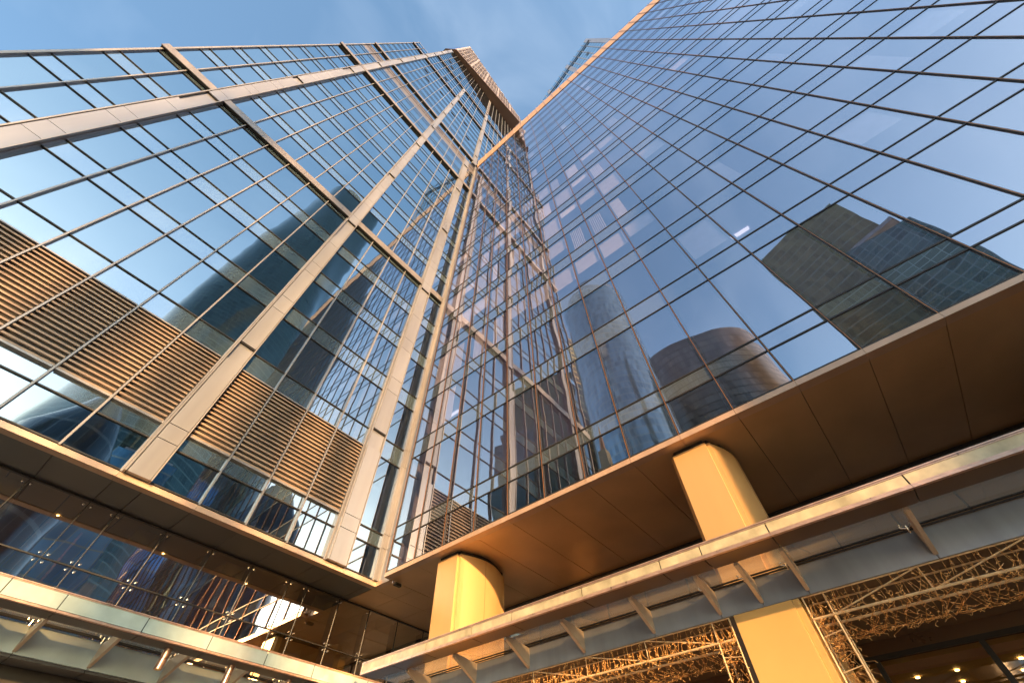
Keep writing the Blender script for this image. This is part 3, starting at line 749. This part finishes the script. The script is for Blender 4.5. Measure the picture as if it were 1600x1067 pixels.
a = A_+n_v*.3; b = A_+u_*RW+n_v*.3
mk.prism([(a.x, a.y), (b.x, b.y), (b.x-n_v.x*.2, b.y-n_v.y*.2), (a.x-n_v.x*.2, a.y-n_v.y*.2)], 141.5, 142.3); mk.build('ledge', DARK, rear)
c_ = A_-n_v*14; d_ = A_+u_*RW-n_v*14; e_ = A_-n_v*.05; f_ = A_+u_*RW-n_v*.05
MB().prism([(e_.x, e_.y), (f_.x, f_.y), (d_.x, d_.y), (c_.x, c_.y)], 70.8, 149.8).build('body', CORE, rear)
m = MB()
for (t, z) in ((3, 128), (3, 129.3), (3, 130.6), (8, 125), (8, 126.5), (12, 131), (1.5, 118)):
    p = A_+u_*t+n_v*.12; q = A_+u_*(t+1)+n_v*.12; m.quad((p.x, p.y, z), (q.x, q.y, z), (q.x, q.y, z+.7), (p.x, p.y, z+.7))
m.build('vent_slots', DARK, rear)

# ================================================================== the towers across the square, seen mirrored in the glass; also an added shade row
def ring_tower(name, label, az, D, o, rad, h, mt, rz=0.0, taper=1.0, twist=0.0, square=0.0, ellipse=1.0, cat='skyscraper', z0=-1.6, dome=0.0, nseg=40):
    c = Vector((o[0]+D*math.cos(math.radians(az)), o[1]+D*math.sin(math.radians(az))))
    t = thing(name, label, cat, (c.x, c.y, -1.6))
    nl = max(6, int(h/7)); m = MB(); m.uv = []
    for j in range(nl+1):
        f = j/nl; z = z0+(h-z0)*f; s_ = 1+(taper-1)*f
        if dome and f > 1-dome: s_ *= math.sqrt(max(.02, 1-((f-(1-dome))/dome)**2*.9))
        for i in range(nseg+1):
            a = 2*math.pi*i/nseg; r_ = rad
            if square: r_ = rad/(abs(math.cos(a))**square+abs(math.sin(a))**square)**(1/square)
            x, y = r_*math.cos(a)*s_, r_*ellipse*math.sin(a)*s_; w_ = math.radians(twist)*f+math.radians(rz)
            m.v.append((c.x+x*math.cos(w_)-y*math.sin(w_), c.y+x*math.sin(w_)+y*math.cos(w_), z)); m.uv.append((rad*a, z))
    for j in range(nl):
        for i in range(nseg): k_ = j*(nseg+1)+i; m.f.append((k_, k_+1, k_+nseg+2, k_+nseg+1))
    top = nl*(nseg+1); m.f.append(tuple(top+i for i in range(nseg)))
    m.build('body', mt, t, smooth=True)
    rf = MB(); rf.tube((c.x, c.y, h), (c.x, c.y, h+1.5), rad*.5*taper*(0.4 if dome else 1), 16); rf.build('roof_plant', CORE, t)
    return t
OB = (19.3, 0); OA = (0, 30.2)
TG1 = facade_grid('pale_cylinder_grid', (0.34, 0.42, 0.48), (0.55, 0.52, 0.46), 1.1, 2.4, .07, .12, .5)
TG2 = facade_grid('brown_oval_grid', (0.26, 0.21, 0.17), (0.13, 0.10, 0.07), 1.6, 3.4, .07, .25, .3)
TG3 = facade_grid('umber_slab_grid', (0.25, 0.19, 0.09), (0.36, 0.33, 0.24), 1.4, 3.8, .05, .2, .3)
TG3b = facade_grid('green_slab_grid', (0.14, 0.19, 0.17), (0.30, 0.36, 0.36), 3.0, 2.2, .06, .2, .3)
TG4 = facade_grid('gilt_edge_grid', (0.12, 0.09, 0.04), (0.55, 0.40, 0.14), 3.2, 4.0, .08, .25, .4)
TG6 = facade_grid('sea_green_grid', (0.05, 0.085, 0.085), (0.15, 0.19, 0.17), 1.5, 1.9, .06, .08, .5)
TG7 = facade_grid('grey_blue_grid', (0.07, 0.09, 0.10), (0.20, 0.21, 0.20), 1.8, 3.2, .07, .2, .4)
TGB = facade_grid('bright_blue_grid', (0.10, 0.30, 0.55), (0.35, 0.42, 0.45), 2.4, 3.2, .04, .1, .3)
ring_tower('round_tower', 'slender round glass tower with a domed top, mirrored in the right block', 162.3, 100, OB, 12.6, 158, TG1, dome=.10)
ring_tower('oval_tower', 'broad oval brown tower with a curved flat roof, seen mirrored beside the domed one', 176.0, 150, OB, 27, 138, TG2, ellipse=.8, rz=75)
def slab(name, label, az0, az1, D, o, h, depth, mt, sign=None, slope=0.0):
    p = Vector((o[0]+D*math.cos(math.radians(az0)), o[1]+D*math.sin(math.radians(az0)))); q = Vector((o[0]+D*math.cos(math.radians(az1)), o[1]+D*math.sin(math.radians(az1))))
    d = (q-p).normalized(); nv = Vector((d.y, -d.x))
    if nv.dot(Vector(o)-p) > 0: nv = -nv
    t = thing(name, label, 'skyscraper', ((p.x+q.x)/2, (p.y+q.y)/2, -1.6))
    pl = [p, q, q+nv*depth, p+nv*depth]; m = MB(); m.uv = []
    per = 0
    for i in range(4):
        a, b = pl[i], pl[(i+1) % 4]; ln = (b-a).length; k_ = len(m.v)
        ha = h - (slope if i in (1, 2) else 0); hb = h - (slope if (i+1) % 4 in (1, 2) else 0)
        m.v += [(a.x, a.y, -1.6), (b.x, b.y, -1.6), (b.x, b.y, hb), (a.x, a.y, ha)]; m.uv += [(per, 0), (per+ln, 0), (per+ln, hb), (per, ha)]
        m.f.append((k_, k_+1, k_+2, k_+3)); per += ln
    k_ = len(m.v); m.v += [(pl[i].x, pl[i].y, h-(slope if i in (1, 2) else 0)) for i in range(4)]; m.uv += [(0, 0)]*4; m.f.append((k_, k_+1, k_+2, k_+3))
    m.build('body', mt, t)
    if sign:
        a = p.lerp(q, .03)-nv*.4; b = p.lerp(q, .22)-nv*.4
        ms = MB(); ms.quad((a.x, a.y, h-9), (b.x, b.y, h-9), (b.x, b.y, h-2), (a.x, a.y, h-2)); ms.build('light_screen', sign, t)
    ms = MB()
    c0 = p.lerp(q, .1)+nv*2; c1 = p.lerp(q, .9)+nv*2; ms.prism([(c0.x, c0.y), (c1.x, c1.y), ((c1+nv*5).x, (c1+nv*5).y), ((c0+nv*5).x, (c0+nv*5).y)], h-slope, h-slope+1.5); ms.build('roof_plant', CORE, t)
    return t
SCR, n, l = mat('blue_light_screen'); b = n['Principled BSDF']; z = n.new('ShaderNodeTexNoise'); z.inputs['Scale'].default_value = .7; z.inputs['Detail'].default_value = 8; r = n.new('ShaderNodeValToRGB')
t = n.new('ShaderNodeTexCoord'); l.new(t.outputs['Object'], z.inputs[0]); r.color_ramp.elements[0].position = .48; r.color_ramp.elements[0].color = (.01, .02, .5, 1); r.color_ramp.elements[1].position = .62; r.color_ramp.elements[1].color = (.4, .45, 1, 1)
l.new(z.outputs['Fac'], r.inputs[0]); l.new(r.outputs[0], b.inputs['Emission Color']); b.inputs['Emission Strength'].default_value = .9; b.inputs['Base Color'].default_value = (.01, .01, .05, 1)
slab('slab_tower', 'taller umber slab tower, mirrored at the right end of the right block', -151.5, -165.2, 135, OB, 160, 20, TG3, None, 0)
slab('slab_tower', 'lower green striped slab tower before the umber one, mirrored at the right', -149.2, -157, 118, OB, 108, 20, TG3b, None, -6)
ring_tower('square_tower', 'dark square tower with gilt edges, seen mirrored near the inner corner', 150.8, 140, OB, 15, 165, TG4, square=6, rz=10, nseg=48)
ring_tower('twisted_tower', 'dark sea green twisting tower with a wavy outline, seen mirrored in the left tower', -88.8, 120, OA, 19.5, 226, TG6, twist=150, square=3.2, taper=.72, rz=20, nseg=48)
ring_tower('curved_tower', 'short curved grey blue building with wavy joints, seen mirrored above the left soffit', -93.5, 72, OA, 6.3, 42, TG7, dome=.4, ellipse=1.2)
slab('tower_or_shade_block', 'bright blue glass slab beside the short curved one, seen mirrored above the left soffit', -90.0, -84.0, 95, OA, 50, 14, TGB)
slab('tower_or_shade_block', 'low brown slab on the far side of the square, seen mirrored in the lobby glass', -80, -70, 130, OA, 36, 20, TG2)
slab('tower_or_shade_block', 'low umber slab left of the brown one, seen mirrored in the lobby glass', -99, -93, 150, OA, 34, 20, TG4)
SHADEROW = [(-22, -15.3, 118, 50, 'widest brown block of an unseen row added to shade the tower'), (-14.4, -11.6, 124, 58, 'second block from the left in the added sun-blocking row'),
          (-10.7, -8.4, 112, 46, 'lowest slim block in the added sun-blocking row'), (-7.5, -6.4, 130, 62, 'narrowest tallest block in the added sun-blocking row'),
          (-4.9, -2.7, 116, 50, 'slim block right of the tallest narrow one in the added sun-blocking row'), (-1.6, -.4, 122, 44, 'last narrow block at the right end of the added sun-blocking row')]
# unseen blocks added before the low sun; gaps light the tower face in strips
sd = Vector((math.cos(SAZ), math.sin(SAZ))); st = Vector((-sd.y, sd.x))
for i, (l0, l1, D, h, lab) in enumerate(SHADEROW):
    c = sd*D + st*((l0+l1)/2); hw = (l1-l0)/2
    t = thing('tower_or_shade_block', lab, 'tower block', (c.x, c.y, -1.6))
    pl = [c-st*hw, c+st*hw, c+st*hw+sd*9, c-st*hw+sd*9]
    m = MB(); m.uv = []; per = 0
    for q in range(4):
        a, b = pl[q], pl[(q+1) % 4]; ln = (b-a).length; k_ = len(m.v)
        m.v += [(a.x, a.y, -1.6), (b.x, b.y, -1.6), (b.x, b.y, h), (a.x, a.y, h)]; m.uv += [(per, 0), (per+ln, 0), (per+ln, h), (per, h)]; m.f.append((k_, k_+1, k_+2, k_+3)); per += ln
    k_ = len(m.v); m.v += [(p.x, p.y, h) for p in pl]; m.uv += [(0, 0)]*4; m.f.append((k_, k_+1, k_+2, k_+3))
    m.build('body', TG2, t)
    MB().prism([(p.x*.25+c.x*.75+sd.x*3, p.y*.25+c.y*.75+sd.y*3) for p in pl], h, h+2).build('roof_plant', CORE, t)
# stepped spire tower
c = Vector((19.3+70*math.cos(math.radians(156.5)), 70*math.sin(math.radians(156.5))))
t = thing('spire_tower', 'slender stepped stone tower with a spire, seen mirrored low in the right block', 'tower', (c.x, c.y, -1.6))
m = MB()
for (hw, z0, z1) in ((2.6, -1.6, 34), (2.0, 34, 42), (1.4, 42, 48), (.9, 48, 52)): m.box(c.x-hw, c.x+hw, c.y-hw, c.y+hw, z0, z1)
m.build('shaft', pbr('warm_stone', (0.5, 0.34, 0.2), .6, 0, .2, .6), t)
MB().tube((c.x, c.y, 52), (c.x, c.y, 60), .7, 8, .05).build('spire', COPPER, t)
